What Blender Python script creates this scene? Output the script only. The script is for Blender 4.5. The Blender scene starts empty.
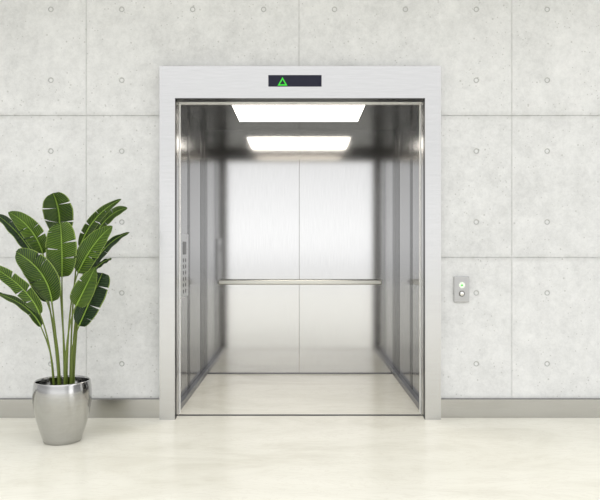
import bpy, bmesh, math, random
from mathutils import Vector, Matrix
random.seed(7)
S = bpy.context.scene
C = S.collection
F = 677.0; CY = -4.7215; CH = 1.18          # focal length in pixels, camera y, camera height

# ------------------------------------------------------------------ helpers
def obj(name, bm, mat, parent=None, smooth=False, loc=None):
    me = bpy.data.meshes.new(name)
    bmesh.ops.recalc_face_normals(bm, faces=bm.faces)
    bm.to_mesh(me); bm.free()
    for m in (mat if isinstance(mat, (list, tuple)) else [mat]): me.materials.append(m)
    if smooth:
        for p in me.polygons: p.use_smooth = True
    o = bpy.data.objects.new(name, me); C.objects.link(o)
    if loc: o.location = loc
    if parent:
        o.parent = parent
        if loc is None: o.location = -Vector(parent_world(parent))
    return o
def parent_world(p):
    v = Vector((0, 0, 0))
    while p: v += p.location; p = p.parent
    return v
def empty(name, loc, label, cat, group=None):
    o = bpy.data.objects.new(name, None); C.objects.link(o)
    o.location = loc; o.empty_display_size = .05
    o['label'] = label; o['category'] = cat
    if group: o['group'] = group
    return o
def tag(o, label, cat, group=None):
    o['label'] = label; o['category'] = cat
    if group: o['group'] = group
    return o
def struct(name, bm, mat, smooth=False):
    o = obj(name, bm, mat, smooth=smooth); o['kind'] = 'structure'; return o
def box(bm, x0, x1, y0, y1, z0, z1, bev=0.0, seg=2):
    b = bmesh.new()
    bmesh.ops.create_cube(b, size=1)
    for v in b.verts:
        v.co = Vector(((x0+x1)/2+v.co.x*(x1-x0), (y0+y1)/2+v.co.y*(y1-y0), (z0+z1)/2+v.co.z*(z1-z0)))
    if bev: bmesh.ops.bevel(b, geom=list(b.edges), offset=bev, segments=seg, affect='EDGES', profile=.5)
    me = bpy.data.meshes.new('t'); b.to_mesh(me); b.free(); bm.from_mesh(me); bpy.data.meshes.remove(me)
    return bm
def B(*a, **k): return box(bmesh.new(), *a, **k)
def tube(bm, pts, rads, n=10, cap=True):
    pts = [Vector(p) for p in pts]; rings = []
    t0 = (pts[1]-pts[0]).normalized()
    u = t0.orthogonal().normalized()
    for i, p in enumerate(pts):
        t = (pts[min(i+1, len(pts)-1)]-pts[max(i-1, 0)]).normalized()
        u = (u - t*u.dot(t)).normalized(); w = t.cross(u)
        r = rads[i] if isinstance(rads, (list, tuple)) else rads
        rings.append([bm.verts.new(p+(u*math.cos(a)+w*math.sin(a))*r) for a in [2*math.pi*k/n for k in range(n)]])
    for a, b in zip(rings, rings[1:]):
        for k in range(n): bm.faces.new((a[k], a[(k+1) % n], b[(k+1) % n], b[k]))
    if cap: bm.faces.new(rings[0][::-1]); bm.faces.new(rings[-1])
    return bm
def lathe(bm, prof, n=64, axis='Z', origin=(0, 0, 0)):
    o = Vector(origin); rings = []
    for r, h in prof:
        ring = []
        for k in range(n if r > 1e-6 else 1):
            a = 2*math.pi*k/n; c, s = r*math.cos(a), r*math.sin(a)
            ring.append(bm.verts.new(o+(Vector((c, s, h)) if axis == 'Z' else Vector((c, -h, s)) if axis == 'Y' else Vector((h, c, s)))))
        rings.append(ring)
    for a, b in zip(rings, rings[1:]):
        for k in range(n):
            q = []
            for v in (a[k % len(a)], a[(k+1) % len(a)], b[(k+1) % len(b)], b[k % len(b)]):
                if v not in q: q.append(v)
            if len(q) > 2: bm.faces.new(q)
    return bm
def prism(bm, poly, y0, y1):                # polygon in x,z extruded along y
    a = [bm.verts.new((x, y0, z)) for x, z in poly]; b = [bm.verts.new((x, y1, z)) for x, z in poly]
    n = len(poly); bm.faces.new(a); bm.faces.new(b[::-1])
    for k in range(n): bm.faces.new((a[k], b[k], b[(k+1) % n], a[(k+1) % n]))
    return bm
def at(px, py, Z): return Vector(((px-300)*Z/F, Z+CY, CH-(py-250)*Z/F))

# ------------------------------------------------------------------ materials
def mat(name, col=(.5, .5, .5), rough=.5, metal=0.0, **kw):
    m = bpy.data.materials.new(name); m.use_nodes = True
    b = m.node_tree.nodes['Principled BSDF']
    b.inputs['Base Color'].default_value = (*col, 1); b.inputs['Roughness'].default_value = rough
    b.inputs['Metallic'].default_value = metal
    for k, v in kw.items(): b.inputs[k.replace('_', ' ')].default_value = v
    return m, m.node_tree.nodes, m.node_tree.links, b
def ramp(N, pts):
    r = N.new('ShaderNodeValToRGB'); e = r.color_ramp.elements
    e[0].position, e[0].color = pts[0][0], (*pts[0][1], 1); e[1].position, e[1].color = pts[-1][0], (*pts[-1][1], 1)
    for p, c in pts[1:-1]:
        x = e.new(p); x.color = (*c, 1)
    return r
def noise(N, L, src, scale, detail=4, rough=.5, vec=(1, 1, 1), dist=0):
    mp = N.new('ShaderNodeMapping'); mp.inputs['Scale'].default_value = vec
    n = N.new('ShaderNodeTexNoise'); n.inputs['Scale'].default_value = scale
    n.inputs['Detail'].default_value = detail; n.inputs['Roughness'].default_value = rough; n.inputs['Distortion'].default_value = dist
    L.new(src, mp.inputs[0]); L.new(mp.outputs[0], n.inputs['Vector']); return n
def math_(N, L, op, a, b=None, c=None):
    m = N.new('ShaderNodeMath'); m.operation = op
    for i, v in enumerate((a, b, c)):
        if v is None: continue
        if isinstance(v, (int, float)): m.inputs[i].default_value = v
        else: L.new(v, m.inputs[i])
    return m.outputs[0]
def steel(name, col, rough, var=.04, grain=(1, 1, 60), edge=1.0):
    m, N, L, b = mat(name, col, rough, 1.0)
    b.inputs['Specular Tint'].default_value = (edge, edge, edge, 1)
    tc = N.new('ShaderNodeTexCoord').outputs['Object']
    n = noise(N, L, tc, 6, 4, .6, grain)
    L.new(math_(N, L, 'MULTIPLY_ADD', n.outputs[0], var*2, rough-var), b.inputs['Roughness'])
    mx = ramp(N, [(.3, tuple(c*.95 for c in col)), (.7, tuple(min(1, c*1.03) for c in col))])
    L.new(n.outputs[0], mx.inputs[0]); L.new(mx.outputs[0], b.inputs['Base Color'])
    return m
def emit(name, col, k):
    m, N, L, b = mat(name, (.8, .8, .8), .5)
    b.inputs['Emission Color'].default_value = (*col, 1); b.inputs['Emission Strength'].default_value = k
    return m

def concrete():
    m, N, L, b = mat('concrete', rough=.82)
    tc = N.new('ShaderNodeTexCoord').outputs['Object']
    n1 = noise(N, L, tc, 1.1, 6, .6, dist=.3); n2 = noise(N, L, tc, 7, 10, .75); n3 = noise(N, L, tc, 34, 6, .75, dist=.6)
    st = noise(N, L, tc, 5, 6, .7, (3, 1, .6))
    a = math_(N, L, 'MULTIPLY_ADD', n2.outputs[0], .40, math_(N, L, 'MULTIPLY_ADD', st.outputs[0], .08, math_(N, L, 'MULTIPLY_ADD', n3.outputs[0], .30, math_(N, L, 'MULTIPLY', n1.outputs[0], .22))))
    r = ramp(N, [(.36, (.605, .612, .612)), (.47, (.72, .727, .728)), (.53, (.775, .782, .783)), (.64, (.86, .865, .865))])
    L.new(a, r.inputs[0])
    sep = N.new('ShaderNodeSeparateXYZ'); L.new(tc, sep.inputs[0])
    # grime with a ragged outline along the cast joints
    def near(coord, off, period, wid):
        f = math_(N, L, 'PINGPONG', math_(N, L, 'ADD', coord, off), period/2)
        f = math_(N, L, 'DIVIDE', f, wid)
        return math_(N, L, 'MAXIMUM', math_(N, L, 'SUBTRACT', 1, f), 0)
    rag = noise(N, L, tc, 14, 5, .7)
    hz = near(sep.outputs[2], -.127+4, 1.0, .035); vx = near(sep.outputs[0], .007+15, 1.5, .008)
    rg = ramp(N, [(.42, (0, 0, 0)), (.68, (1, 1, 1))]); L.new(rag.outputs[0], rg.inputs[0])
    j = math_(N, L, 'MULTIPLY', math_(N, L, 'MAXIMUM', hz, vx), math_(N, L, 'MULTIPLY_ADD', rg.outputs[0], .7, .12))
    # air pores, dark specks
    def pores(scale, size, thr, seed):
        mp = N.new('ShaderNodeMapping'); mp.inputs['Location'].default_value = (seed, seed, seed); L.new(tc, mp.inputs[0])
        v = N.new('ShaderNodeTexVoronoi'); v.inputs['Scale'].default_value = scale; L.new(mp.outputs[0], v.inputs['Vector'])
        sel = noise(N, L, tc, 7+seed, 1)
        return math_(N, L, 'MULTIPLY', math_(N, L, 'LESS_THAN', v.outputs['Distance'], size), math_(N, L, 'GREATER_THAN', sel.outputs[0], thr))
    p = math_(N, L, 'MAXIMUM', pores(15, .10, .50, 0), pores(30, .14, .52, 3))
    fac = math_(N, L, 'MINIMUM', math_(N, L, 'MULTIPLY_ADD', p, .5, math_(N, L, 'MULTIPLY', j, .75)), .9)
    mx = N.new('ShaderNodeMix'); mx.data_type = 'RGBA'; mx.inputs['B'].default_value = (.42, .425, .41, 1)
    L.new(fac, mx.inputs['Factor']); L.new(r.outputs[0], mx.inputs['A']); L.new(mx.outputs['Result'], b.inputs['Base Color'])
    bp = N.new('ShaderNodeBump'); bp.inputs['Strength'].default_value = .35; bp.inputs['Distance'].default_value = .005
    h = math_(N, L, 'SUBTRACT', math_(N, L, 'MULTIPLY_ADD', n3.outputs[0], .3, n2.outputs[0]), p)
    L.new(h, bp.inputs['Height']); L.new(bp.outputs[0], b.inputs['Normal'])
    return m
def marble():
    m, N, L, b = mat('marble', rough=.22); b.inputs['Specular IOR Level'].default_value = .22
    tc = N.new('ShaderNodeTexCoord').outputs['Object']
    n1 = noise(N, L, tc, .9, 7, .6, (1, 2.2, 1), 1.2); n2 = noise(N, L, tc, 2.1, 8, .65, (1, 2.5, 1), 2.5)
    r1 = ramp(N, [(.3, (.76, .735, .635)), (.5, (.86, .84, .745)), (.72, (.91, .89, .80))])
    L.new(n1.outputs[0], r1.inputs[0])
    vn = math_(N, L, 'ABSOLUTE', math_(N, L, 'SUBTRACT', n2.outputs[0], .5))
    f = ramp(N, [(0, (.25, .25, .25)), (.03, (0, 0, 0))]); L.new(vn, f.inputs[0])
    mx = N.new('ShaderNodeMix'); mx.data_type = 'RGBA'; mx.inputs['B'].default_value = (.66, .62, .52, 1)
    L.new(f.outputs[0], mx.inputs['Factor']); L.new(r1.outputs[0], mx.inputs['A']); L.new(mx.outputs['Result'], b.inputs['Base Color'])
    L.new(math_(N, L, 'MULTIPLY_ADD', n1.outputs[0], .12, .14), b.inputs['Roughness'])
    return m
M = {}
M['concrete'] = concrete(); M['marble'] = marble()
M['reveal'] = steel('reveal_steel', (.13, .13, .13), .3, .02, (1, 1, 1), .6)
M['frontpanel'] = steel('control_panel_steel', (.58, .58, .58), .28, .02, (1, 1, 30), .8)
M['plate'] = steel('plate_steel', (.47, .47, .47), .3, .02, (1, 1, 30))
M['mortar'] = mat('mortar_plug', (.50, .505, .50), .9)[0]
M['white'] = mat('white_paint', (.80, .80, .78), .7)[0]
M['casing'] = steel('satin_steel', (.61, .61, .61), .21, .01, (1, 1, 40))
M['jamb'] = steel('jamb_steel', (.42, .42, .42), .22, .03, (1, 1, 1))
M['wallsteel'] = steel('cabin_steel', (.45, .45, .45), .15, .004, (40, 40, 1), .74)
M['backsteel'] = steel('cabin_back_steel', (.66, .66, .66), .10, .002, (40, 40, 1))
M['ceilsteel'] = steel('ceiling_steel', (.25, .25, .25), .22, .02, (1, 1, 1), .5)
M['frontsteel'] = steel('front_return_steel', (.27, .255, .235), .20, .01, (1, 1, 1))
M['edge'] = steel('reflection_band_steel', (.27, .27, .27), .22, .02, (1, 1, 40), .6)  # darker tone for the reflection bands painted on the side walls
M['base'] = steel('baseboard_steel', (.51, .505, .485), .21, .015, (1, 40, 40))
M['skirt'] = steel('dark_steel', (.22, .22, .23), .35, .03, (1, 1, 40))
M['chrome'] = mat('chrome', (.82, .82, .80), .12, 1.0)[0]
M['pot'] = steel('pot_steel', (.50, .50, .495), .13, .02, (1, 1, 30))
M['rail'] = mat('rail_steel', (.60, .595, .55), .28, 1.0)[0]
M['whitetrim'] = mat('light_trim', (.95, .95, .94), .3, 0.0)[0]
M['dark'] = mat('dark_rubber', (.045, .045, .048), .6)[0]
M['gap'] = mat('dark_grey_matte', (.20, .20, .19), .6)[0]  # button bezel, and the painted shadow line on the baseboards
M['screen'] = mat('screen_glass', (.024, .025, .044), .5, Specular_IOR_Level=.15)[0]
M['greydisplay'] = mat('grey_display', (.10, .103, .108), .4)[0]
M['green'] = emit('green_led', (.03, .62, .02), .85)
M['green'].node_tree.nodes['Principled BSDF'].inputs['Base Color'].default_value = (.02, .2, .02, 1)
M['paleg'] = emit('pale_green_led', (.40, .85, .28), .32)
M['soil'] = mat('soil', (.05, .038, .025), .95)[0]
M['cablight'] = emit('cabin_light', (1, .94, .85), 5.8)
M['halllight'] = emit('hall_light', (1, .995, .975), 2.6)

# ------------------------------------------------------------------ hall (the setting)
X0, X1, YB, HC = -7, 7, -16, 4.6
WY = .05
def concrete_wall(x0, x1, z1):
    """Cast slabs 1.5 x 1.0 m with open joints and a cone-shaped tie hole every half metre."""
    bm = bmesh.new(); jx, jz, c = -.007, 1.127, .5
    i0 = math.floor((x0-jx)/c)-1; i1 = math.ceil((x1-jx)/c)+1
    for i in range(i0, i1):
        for k in range(-3, 6):
            xa, xb = jx+i*c, jx+(i+1)*c; za, zb = jz+k*c, jz+(k+1)*c
            g, gv = .0019, .0009
            jl, jr = i % 3 == 0, (i+1) % 3 == 0; jb, jt = k % 2 == 0, (k+1) % 2 == 0
            gx0, gx1, gz0, gz1 = xa+gv*jl, xb-gv*jr, za+g*jb, zb-g*jt
            cx, cz = (xa+xb)/2, (za+zb)/2; n = 24
            ring, sq = [], []
            for q in range(n):
                a = 2*math.pi*(q+.5)/n; ca, sa = math.cos(a), math.sin(a)
                m = 1/max(abs(ca), abs(sa))
                u, v = ca*m, sa*m
                u = max(-1, min(1, u)); v = max(-1, min(1, v))
                sq.append((gx0+(u+1)/2*(gx1-gx0), gz0+(v+1)/2*(gz1-gz0), u, v))
                ring.append((ca, sa))
            corner = {}
            outer = [bm.verts.new((x, WY, z)) for x, z, u, v in sq]
            r0 = [bm.verts.new((cx+.0205*a, WY, cz+.0205*b)) for a, b in ring]
            r1 = [bm.verts.new((cx+.019*a, WY+.0055, cz+.019*b)) for a, b in ring]
            r2 = [bm.verts.new((cx+.012*a, WY+.0035, cz+.012*b)) for a, b in ring]
            def cv(su, sv):
                if (su, sv) not in corner:
                    corner[su, sv] = bm.verts.new((gx1 if su > 0 else gx0, WY, gz1 if sv > 0 else gz0))
                return corner[su, sv]
            rim, pf = [], []
            for q in range(n):
                p = (q+1) % n
                bm.faces.new((outer[q], outer[p], r0[p], r0[q])) if True else None
                (u1, v1), (u2, v2) = sq[q][2:], sq[p][2:]
                s1, s2 = abs(u1) > abs(v1), abs(u2) > abs(v2)
                if s1 != s2:
                    cc = cv(1 if u1+u2 > 0 else -1, 1 if v1+v2 > 0 else -1)
                    bm.faces.new((outer[q], cc, outer[p])); rim += [(outer[q], cc), (cc, outer[p])]
                else: rim.append((outer[q], outer[p]))
                bm.faces.new((r0[q], r0[p], r1[p], r1[q])); pf += [bm.faces.new((r1[q], r1[p], r2[p], r2[q]))]
            bm.faces.new(r2)
            for f in pf: f.material_index = 1
            for a, b in rim:       # joint flanks
                mx, mz = (a.co.x+b.co.x)/2, (a.co.z+b.co.z)/2
                if (jl and abs(mx-gx0) < 1e-5) or (jr and abs(mx-gx1) < 1e-5) or (jb and abs(mz-gz0) < 1e-5) or (jt and abs(mz-gz1) < 1e-5):
                    va = bm.verts.new((a.co.x, WY+.0064, a.co.z)); vb = bm.verts.new((b.co.x, WY+.0064, b.co.z))
                    bm.faces.new((a, b, vb, va))
    bmesh.ops.remove_doubles(bm, verts=bm.verts, dist=1e-5)
    box(bm, x0, x1, WY+.0065, WY+.0069, 0, z1)
    box(bm, x0, -.94, WY+.0072, WY+.15, -.02, z1); box(bm, .94, x1, WY+.0072, WY+.15, -.02, z1); box(bm, -.94, .94, WY+.0072, WY+.15, 2.35, z1)
    def cut(co, no, clear_outer=False):
        bmesh.ops.bisect_plane(bm, geom=bm.verts[:]+bm.edges[:]+bm.faces[:], dist=1e-6, plane_co=co, plane_no=no, clear_outer=clear_outer)
    cut((x0, 0, 0), (-1, 0, 0), True); cut((x1, 0, 0), (1, 0, 0), True)
    cut((0, 0, 0), (0, 0, -1), True); cut((0, 0, z1), (0, 0, 1), True)
    cut((-.93, 0, 0), (1, 0, 0)); cut((.93, 0, 0), (1, 0, 0)); cut((0, 0, 2.32), (0, 0, 1))
    kill = [f for f in bm.faces if abs(f.calc_center_median().x) < .93 and f.calc_center_median().z < 2.32 and f.calc_center_median().y < WY+.0071]
    bmesh.ops.delete(bm, geom=kill, context='FACES')
    return bm
w = struct('wall_back', concrete_wall(X0, X1, HC), [M['concrete'], M['mortar']])
fl = struct('floor', B(X0, X1, YB, .095, -.05, 0), M['marble'])
struct('ceiling', B(X0, X1, -1.25, WY+.15, 3.38, 3.46), M['white'])  # shallow soffit added out of view to shade the upper wall
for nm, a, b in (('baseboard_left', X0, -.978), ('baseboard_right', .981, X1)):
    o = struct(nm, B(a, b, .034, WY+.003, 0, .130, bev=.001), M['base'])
    s = obj('shadow_gap_strip', B(a, b, .036, WY+.003, .130, .136), M['gap'], o); s['kind'] = 'structure'  # dark strip stands in for the shadow line above the baseboard

# ------------------------------------------------------------------ elevator door frame
ow, oh = .8695, 2.2365
t = empty('elevator_door_frame', (0, 0, 0), 'wide satin steel surround framing the open elevator doorway', 'door frame')
bm = bmesh.new()
prism(bm, [(-.977, 0), (-.977, 2.458), (.980, 2.458), (.980, 0), (ow, 0), (ow, oh), (-ow, oh), (-ow, 0)], -.018, WY+.003)
bmesh.ops.bevel(bm, geom=[e for e in bm.edges if all(v.co.y < -.01 for v in e.verts)], offset=.0015, segments=2, affect='EDGES')
bm.normal_update()
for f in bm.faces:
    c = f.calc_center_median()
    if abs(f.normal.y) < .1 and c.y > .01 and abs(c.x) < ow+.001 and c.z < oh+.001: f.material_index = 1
obj('casing', bm, [M['casing'], M['reveal']], t)
bm = bmesh.new()
prism(bm, [(-.93, 0), (-.93, 2.30), (.93, 2.30), (.93, 0), (ow+.003, 0), (ow+.003, oh+.003), (-ow-.003, oh+.003), (-ow-.003, 0)], WY+.003, .166)
obj('jamb', bm, M['jamb'], t)
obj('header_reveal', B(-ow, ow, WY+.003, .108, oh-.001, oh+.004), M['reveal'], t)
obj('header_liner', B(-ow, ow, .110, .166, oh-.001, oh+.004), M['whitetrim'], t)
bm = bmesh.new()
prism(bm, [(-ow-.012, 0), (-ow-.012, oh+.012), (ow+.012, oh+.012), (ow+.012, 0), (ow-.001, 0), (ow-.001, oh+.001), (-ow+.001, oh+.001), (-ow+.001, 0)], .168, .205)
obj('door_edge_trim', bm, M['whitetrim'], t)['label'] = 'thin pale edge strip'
obj('threshold', B(-ow, ow, .095, .135, -.05, .001), M['dark'], t)
dx0, dx1, dz0, dz1 = -.220, .150, CH+(250-87.2)*4.7215/F, CH+(250-75.8)*4.7215/F
d = obj('display_screen', B(dx0, dx1, -.0215, -.016, dz0, dz1, bev=.001), M['screen'], t)
d['label'] = 'dark floor indicator display'
cx, zb, zt = (282.6-300)*4.7215/F, CH+(250-86.4)*4.7215/F, CH+(250-78)*4.7215/F
hw = .034; cz = zb+(zt-zb)*.36
bm = bmesh.new()
outer = [(cx-hw, zb), (cx, zt), (cx+hw, zb)]
inner = [(cx+(x-cx)*.56, cz+(z-cz)*.56) for x, z in outer]
oo = [bm.verts.new((x, -.0229, z)) for x, z in outer]; ii = [bm.verts.new((x, -.0229, z)) for x, z in inner]
for k in range(3): bm.faces.new((oo[k], oo[(k+1) % 3], ii[(k+1) % 3], ii[k]))
ex = bmesh.ops.extrude_face_region(bm, geom=bm.faces[:])
for v in [g for g in ex['geom'] if isinstance(g, bmesh.types.BMVert)]: v.co.y = -.0212
ar = obj('up_arrow', bm, M['green'], d, loc=(0, 0, 0)); ar['label'] = 'glowing green outlined triangle'

# ------------------------------------------------------------------ elevator car
W, YF, YK, HZ = .9135, .21, 1.7205, 2.322
t = empty('elevator_car', (0, .95, 0), 'empty brushed steel elevator car with mirror-like walls behind the open doorway', 'elevator')
o = obj('floor_panel', B(-W-.02, W+.02, .135, YK+.02, -.05, 0), M['marble'], t)
for a, b in ((-W-.03, -.0085), (-.0055, W+.03)):
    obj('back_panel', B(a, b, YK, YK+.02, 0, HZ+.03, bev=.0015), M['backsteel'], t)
obj('back_seam', B(-.012, -.002, YK+.002, YK+.024, 0, HZ), M['base'], t)
ym = .90
for s in (-1, 1):
    for a, b in ((YF-.04, ym-.003), (ym+.003, YK)):
        x = sorted((s*W, s*(W+.02)))
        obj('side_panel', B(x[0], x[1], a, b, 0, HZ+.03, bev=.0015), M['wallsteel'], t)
    x = sorted((s*(W+.006), s*(W+.026)))
    obj('side_seam', B(x[0], x[1], ym-.01, ym+.01, 0, HZ), M['dark'], t)
    for a, b in ((.79, ym-.004), (1.50, YK-.001)):
        x = sorted((s*(W-.0025), s*(W+.001)))
        obj('dark_reflection_strip', B(x[0], x[1], a, b, .045, HZ, bev=.001), M['edge'], t)  # dark strips imitate the dark reflections beside the seam and rear corner
    x = sorted((s*.878, s*W))
    obj('skirting', B(x[0], x[1], .205, YK, 0, .045, bev=.002), M['skirt'], t)
obj('rear_skirting', B(-.878, .878, YK-.004, YK, 0, .014), M['skirt'], t)
bm = bmesh.new()        # front return with the doorway in it
prism(bm, [(-W-.02, 0), (-W-.02, HZ+.03), (W+.02, HZ+.03), (W+.02, 0), (ow, 0), (ow, oh), (-ow, oh), (-ow, 0)], .2055, .2155)
obj('front_return', bm, M['frontsteel'], t)
# ceiling with an opening for the light
lx, la, lb = .524, .50, 1.30; lo = -.012
bm = bmesh.new()
box(bm, -W-.02, lo-lx, YF, YK, HZ, HZ+.02); box(bm, lo+lx, W+.02, YF, YK, HZ, HZ+.02)
box(bm, lo-lx, lo+lx, YF, la, HZ, HZ+.02); box(bm, lo-lx, lo+lx, lb, YK, HZ, HZ+.02)
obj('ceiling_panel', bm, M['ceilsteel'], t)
obj('light_panel', B(lo-lx, lo+lx, la, lb, HZ+.001, HZ+.012), M['cablight'], t)['label'] = 'bright white ceiling light panel'
# handrail
rz = CH-(282.3-250)*6.36/F; ry = 6.36+CY; rr = .021; rl = 81.8*6.36/F
h = obj('handrail', B(-rl, rl, ry-.007, ry+.007, rz-.022, rz+.022, bev=.010, seg=5), M['rail'], t, smooth=False)
for x in (-.62, .62):
    bm = tube(bmesh.new(), [(x, YK, rz), (x, ry+.006, rz)], .008, 12)
    lathe(bm, [(0, 0), (.019, 0), (.019, .006), (0, .006)], 20, 'Y', (x, YK, rz))
    obj('rail_bracket', bm, M['rail'], h, smooth=True, loc=None)
# control panel on the left wall
p = obj('control_panel', B(-W, -W+.014, .36, .735, .815, 1.305, bev=.002), M['frontpanel'], t)
q = obj('floor_display', B(-W+.0135, -W+.0155, .475, .625, 1.145, 1.245), M['greydisplay'], p)
for k in range(6):
    for yy in (.50, .60):
        bz = 1.10-k*.048
        bm = lathe(bmesh.new(), [(0, .0025), (.012, .0025), (.014, .0015), (.016, .0015), (.0165, 0)], 20, 'X', (-W+.014, yy, bz))
        obj('button', bm, M['greydisplay'], p, smooth=False)

# ------------------------------------------------------------------ hall call plate
WP = F/(WY-CY)
x0, x1 = (453.6-300)/WP, (468.8-300)/WP; z0, z1 = CH-(302-250)/WP, CH-(276.4-250)/WP
t = empty('call_button_plate', ((x0+x1)/2, WY, (z0+z1)/2), 'small steel elevator call plate with two round buttons on the concrete wall', 'call button')
obj('plate', B(x0, x1, WY-.014, WY+.001, z0, z1, bev=.003), M['plate'], t)
bx = (461.4-300)/WP; ru = CH-(285-250)/WP; rd = CH-(293.6-250)/WP
b1 = obj('button', lathe(bmesh.new(), [(0, .004), (.017, .004), (.019, .002), (.019, 0)], 32, 'Y', (bx, WY-.014, ru)), M['paleg'], t)
b1['label'] = 'button glowing pale green'
bm = lathe(bmesh.new(), [(.019, 0), (.019, .005), (.023, .005), (.023, 0)], 32, 'Y', (bx, WY-.014, ru))
obj('bezel', bm, M['chrome'], b1)
bm = bmesh.new(); prism(bm, [(bx-.009, ru-.006), (bx, ru+.009), (bx+.009, ru-.006)], WY-.0195, WY-.0178)
obj('arrow', bm, M['green'], b1)
b2 = obj('button', lathe(bmesh.new(), [(0, .009), (.006, .0085), (.012, .007), (.016, .004), (.017, 0)], 32, 'Y', (bx, WY-.014, rd)), M['chrome'], t, smooth=True)
b2['label'] = 'polished chrome button'
obj('bezel', lathe(bmesh.new(), [(.0175, 0), (.0175, .004), (.020, .004), (.0215, 0)], 32, 'Y', (bx, WY-.014, rd)), M['gap'], b2)

# ------------------------------------------------------------------ potted plant
ZP = 4.19
PX, PY = (62.5-300)*ZP/F, ZP+CY
t = empty('potted_plant', (PX, PY, 0), 'broad-leaved banana-like plant in a shiny silver pot on the floor', 'plant')
prof = [(0, .004), (.100, .004), (.106, 0), (.112, .003), (.124, .035), (.140, .085), (.156, .140), (.169, .200), (.176, .255), (.177, .300),
        (.174, .340), (.169, .366), (.167, .374), (.164, .376), (.160, .373), (.160, .36), (.165, .33), (.166, .29), (.162, .20), (0, .20)]
obj('pot', lathe(bmesh.new(), [(r*.985, h) for r, h in prof], 96), M['pot'], t, smooth=True, loc=(0, 0, 0))
bm = lathe(bmesh.new(), [(0, .225), (.06, .224), (.11, .219), (.150, .212), (.158, .202)], 48)
for v in bm.verts: v.co.z += random.uniform(-.004, .004)
obj('soil', bm, M['soil'], t, loc=(0, 0, 0))

def leaf_mat(name, dark, light):
    m, N, L, b = mat(name, rough=.33)
    uv = N.new('ShaderNodeUVMap'); sp = N.new('ShaderNodeSeparateXYZ'); L.new(uv.outputs[0], sp.inputs[0])
    u, v = sp.outputs[0], sp.outputs[1]                # u along the leaf 0..1, v across 0..1, 0.5 = midrib
    s = math_(N, L, 'ABSOLUTE', math_(N, L, 'MULTIPLY_ADD', v, 2, -1))
    ph = math_(N, L, 'MULTIPLY_ADD', u, 190, math_(N, L, 'MULTIPLY', s, -14))
    w = math_(N, L, 'MULTIPLY_ADD', math_(N, L, 'SINE', ph), .5, .5)
    w2 = math_(N, L, 'POWER', w, 2.5)
    tc = N.new('ShaderNodeTexCoord').outputs['Object']; n = noise(N, L, tc, 9, 3)
    f = math_(N, L, 'MULTIPLY_ADD', n.outputs[0], .55, math_(N, L, 'MULTIPLY', w2, .6))
    r = ramp(N, [(.25, dark), (.85, light)]); L.new(f, r.inputs[0])
    mx = N.new('ShaderNodeMix'); mx.data_type = 'RGBA'; mx.inputs['B'].default_value = (.36, .50, .10, 1)
    e = math_(N, L, 'MULTIPLY', math_(N, L, 'GREATER_THAN', s, .93), .75)
    c = math_(N, L, 'MULTIPLY', math_(N, L, 'LESS_THAN', s, .06), .5)
    L.new(math_(N, L, 'MAXIMUM', e, c), mx.inputs['Factor']); L.new(r.outputs[0], mx.inputs['A']); L.new(mx.outputs['Result'], b.inputs['Base Color'])
    bp = N.new('ShaderNodeBump'); bp.inputs['Strength'].default_value = .8; bp.inputs['Distance'].default_value = .006
    L.new(w, bp.inputs['Height']); L.new(bp.outputs[0], b.inputs['Normal'])
    b.inputs['Subsurface Weight'].default_value = 0
    tr = N.new('ShaderNodeBsdfTranslucent'); L.new(mx.outputs['Result'], tr.inputs[0])
    ms = N.new('ShaderNodeMixShader'); ms.inputs[0].default_value = .12
    L.new(b.outputs[0], ms.inputs[1]); L.new(tr.outputs[0], ms.inputs[2]); L.new(ms.outputs[0], N['Material Output'].inputs[0])
    return m
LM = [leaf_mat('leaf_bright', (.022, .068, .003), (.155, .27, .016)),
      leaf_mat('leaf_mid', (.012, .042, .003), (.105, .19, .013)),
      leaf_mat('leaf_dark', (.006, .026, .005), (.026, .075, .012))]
M['rib'] = mat('midrib', (.26, .42, .06), .45)[0]
M['stalk'] = mat('stalk', (.13, .18, .025), .45)[0]

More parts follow.
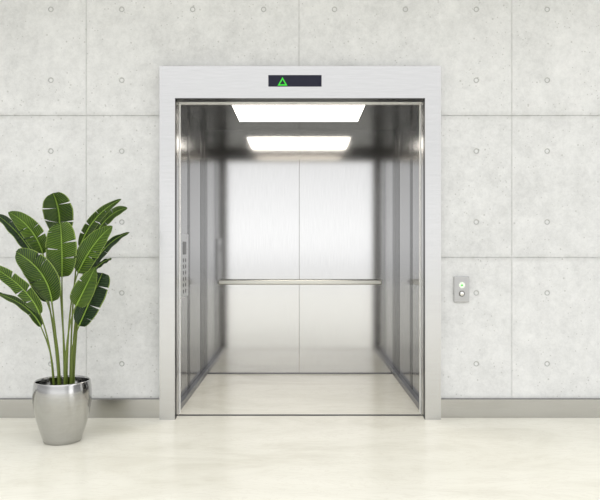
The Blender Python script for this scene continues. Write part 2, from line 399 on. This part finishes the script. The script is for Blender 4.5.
def bez(p, q, r, s):
    return p*(1-s)**2+q*2*s*(1-s)+r*s*s
def leaf(base, tip, mid, half, db, dm, dt, roll=0, shade=0, fold=.42, a=.42, b=.55, tears=(), foot=None, spread=0, rib=True):
    """base, mid, tip: where the midrib runs, d*: metres in front of the pot axis; half: half width in metres."""
    P0, P1, P2 = at(*base, ZP-db), at(*mid, ZP-dm), at(*tip, ZP-dt)
    Q = P1*2-(P0+P2)*.5
    pk = a/(a+b); nrm = pk**a*(1-pk)**b
    uvs = {}
    bm = bmesh.new(); ul = bm.loops.layers.uv.new('UVMap')
    def frame(tt):
        p = bez(P0, Q, P2, tt); e = .01
        tg = (bez(P0, Q, P2, min(1, tt+e))-bez(P0, Q, P2, max(0, tt-e))).normalized()
        view = Vector((0, -1, 0)); side = tg.cross(view)
        if side.length < .05: side = Vector((1, 0, 0))
        side.normalize(); up = side.cross(tg).normalized()
        R = Matrix.Rotation(roll, 3, tg)
        return p, tg, R @ side, R @ up
    NS = 7
    for sg in (-1, 1):
        rnd = random.Random(int(base[0]*7+tip[1]*3+sg))
        big = {c for c, z in tears if z == sg}
        small = {rnd.uniform(.15, .85) for _ in range(1)}
        small = {c for c in small if all(abs(c-d) > .06 for d in big)}
        cuts = sorted({0, 1} | big | small)
        for c0, c1 in zip(cuts, cuts[1:]):
            nr = max(2, int((c1-c0)*44)); rows = []
            for i in range(nr+1):
                f = i/nr; tt = c0+(c1-c0)*f; row = []
                for j in range(NS+1):
                    s = j/NS
                    sh = 0
                    if c0 > 0: sh += (.018 if c0 in big else .004)*s**1.5*(1-f)
                    if c1 < 1: sh -= (.018 if c1 in big else .004)*s**1.5*f
                    t2 = min(1, max(0, tt+sh))
                    w0 = half*(max(t2, 0)**a*max(1-t2, 0)**b)/nrm
                    p, tg, sd, up = frame(t2)
                    ang = fold*(1-.7*s)
                    wav = .0035*math.sin(t2*23+sg*2+half*90)*s*s
                    co = p+sd*(sg*w0*s*math.cos(fold))+up*(w0*(s*math.sin(fold)*1.1-s*s*.32)+wav)+tg*(w0*.22*s)*(1-t2)
                    v = bm.verts.new(co); uvs[v] = (t2, .5+sg*s*.5); row.append(v)
                rows.append(row)
            for r0, r1 in zip(rows, rows[1:]):
                for j in range(NS):
                    fc = bm.faces.new((r0[j], r0[j+1], r1[j+1], r1[j]))
                    for lp in fc.loops: lp[ul].uv = uvs[lp.vert]
    bmesh.ops.remove_doubles(bm, verts=bm.verts, dist=1e-5)
    o = obj('leaf', bm, LM[shade], t, smooth=True)
    md = o.modifiers.new('thickness', 'SOLIDIFY'); md.thickness = .0012; md.offset = 0
    pts = [bez(P0, Q, P2, k/16*.97) for k in range(17)]
    ups = [frame(k/16*.97)[3] for k in range(17)]
    pts = [p+u*.0012 for p, u in zip(pts, ups)]
    obj('midrib', tube(bmesh.new(), pts, [.0048*(1-k/16*.85) for k in range(17)], 8), M['rib'], o, smooth=True)
    # stalk from the soil to the blade
    fx, fy = foot
    A = Vector((PX+fx*.8+.004, PY+fy, .21)); D = (Q-P0).normalized()
    Kc = P0-D*.16; Kc2 = A+Vector((fx*.1, 0, .30))
    n = 18; sp = []
    for k in range(n+1):
        s = k/n
        sp.append(A*(1-s)**3+Kc2*3*s*(1-s)**2+Kc*3*s*s*(1-s)+P0*s**3)
    obj('stalk', tube(bmesh.new(), sp, [.0066-.0028*k/n for k in range(n+1)], 10), M['stalk'], t, smooth=True)

T = lambda *a: sorted(a)
# back row first
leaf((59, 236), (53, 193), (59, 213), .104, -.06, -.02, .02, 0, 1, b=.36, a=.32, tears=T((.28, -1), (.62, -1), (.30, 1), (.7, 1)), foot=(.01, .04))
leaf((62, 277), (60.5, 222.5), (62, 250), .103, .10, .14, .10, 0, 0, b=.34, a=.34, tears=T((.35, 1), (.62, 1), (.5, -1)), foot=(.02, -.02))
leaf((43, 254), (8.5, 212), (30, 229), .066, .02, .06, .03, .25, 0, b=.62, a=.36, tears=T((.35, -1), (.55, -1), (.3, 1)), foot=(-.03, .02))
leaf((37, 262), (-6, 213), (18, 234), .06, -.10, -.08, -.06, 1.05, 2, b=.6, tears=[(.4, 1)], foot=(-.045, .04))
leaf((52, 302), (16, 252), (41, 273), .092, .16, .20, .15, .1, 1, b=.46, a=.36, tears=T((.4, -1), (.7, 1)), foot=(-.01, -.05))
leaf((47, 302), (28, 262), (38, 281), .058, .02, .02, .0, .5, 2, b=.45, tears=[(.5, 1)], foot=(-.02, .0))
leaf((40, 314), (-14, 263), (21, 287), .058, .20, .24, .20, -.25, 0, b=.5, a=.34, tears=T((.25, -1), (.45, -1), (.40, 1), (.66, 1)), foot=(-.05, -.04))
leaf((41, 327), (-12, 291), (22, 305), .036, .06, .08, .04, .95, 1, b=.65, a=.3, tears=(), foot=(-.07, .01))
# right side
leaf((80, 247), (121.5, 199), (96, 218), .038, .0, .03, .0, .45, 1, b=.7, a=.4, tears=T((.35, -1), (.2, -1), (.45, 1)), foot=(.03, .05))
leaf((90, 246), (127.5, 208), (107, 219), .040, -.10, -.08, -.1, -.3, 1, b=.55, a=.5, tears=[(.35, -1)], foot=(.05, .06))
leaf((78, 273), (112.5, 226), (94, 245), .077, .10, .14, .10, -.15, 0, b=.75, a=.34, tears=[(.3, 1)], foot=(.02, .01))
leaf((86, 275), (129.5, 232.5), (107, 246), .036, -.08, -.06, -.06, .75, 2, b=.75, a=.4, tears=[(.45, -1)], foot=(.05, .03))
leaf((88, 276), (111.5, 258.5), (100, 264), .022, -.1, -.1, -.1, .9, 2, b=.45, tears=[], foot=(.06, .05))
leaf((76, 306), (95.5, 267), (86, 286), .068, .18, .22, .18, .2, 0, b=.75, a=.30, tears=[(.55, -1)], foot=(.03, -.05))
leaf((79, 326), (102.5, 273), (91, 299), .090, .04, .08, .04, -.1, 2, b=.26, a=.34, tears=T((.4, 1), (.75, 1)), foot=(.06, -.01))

# ------------------------------------------------------------------ camera, world, view
cam = bpy.data.cameras.new('camera'); co = bpy.data.objects.new('camera', cam); C.objects.link(co)
co.location = (0, CY, CH); co.rotation_euler = (math.pi/2, 0, 0)
cam.sensor_width = 36; cam.lens = F/600*36; cam.clip_start = .05
S.camera = co
wd = bpy.data.worlds.new('world'); wd.use_nodes = True; S.world = wd
# a wide bright lobby lies behind the camera: soft white light from all round, strongest from overhead
N, L = wd.node_tree.nodes, wd.node_tree.links
bg = N['Background']; tcw = N.new('ShaderNodeTexCoord'); sx = N.new('ShaderNodeSeparateXYZ')
L.new(tcw.outputs['Generated'], sx.inputs[0])
g = lambda v: (v/2, v/2, v/2)
rw = ramp(N, [(0, g(.80)), (.485, g(1.05)), (.50, g(1.36)), (.515, g(1.36)), (.535, g(1.25)), (.57, g(1.04)), (.65, g(1.15)), (.80, g(1.58)), (1, g(1.65))])
L.new(math_(N, L, 'MULTIPLY_ADD', sx.outputs[2], .5, .5), rw.inputs[0])
L.new(rw.outputs[0], bg.inputs[0])
k3 = lambda v: (v/1.6,)*3
side = ramp(N, [(0, k3(.4)), (.14, k3(.5)), (.30, k3(.95)), (.40, k3(1)), (.70, k3(1)), (.83, k3(.6)), (.87, k3(1.6)), (.92, k3(1.6)), (.95, k3(.4)), (1, k3(.3))])
L.new(math_(N, L, 'MULTIPLY_ADD', sx.outputs[0], .5, .5), side.inputs[0])
L.new(math_(N, L, 'MULTIPLY', math_(N, L, 'MULTIPLY_ADD', sx.outputs[0], -.1, 3.25), side.outputs[0]), bg.inputs[1])
S.view_settings.view_transform = 'Standard'; S.view_settings.look = 'None'
S.view_settings.exposure = .12; S.view_settings.gamma = 1; S.view_settings.use_curve_mapping = False
S.cycles.max_bounces = 16; S.cycles.diffuse_bounces = 8; S.cycles.glossy_bounces = 12
S.cycles.use_denoising = True
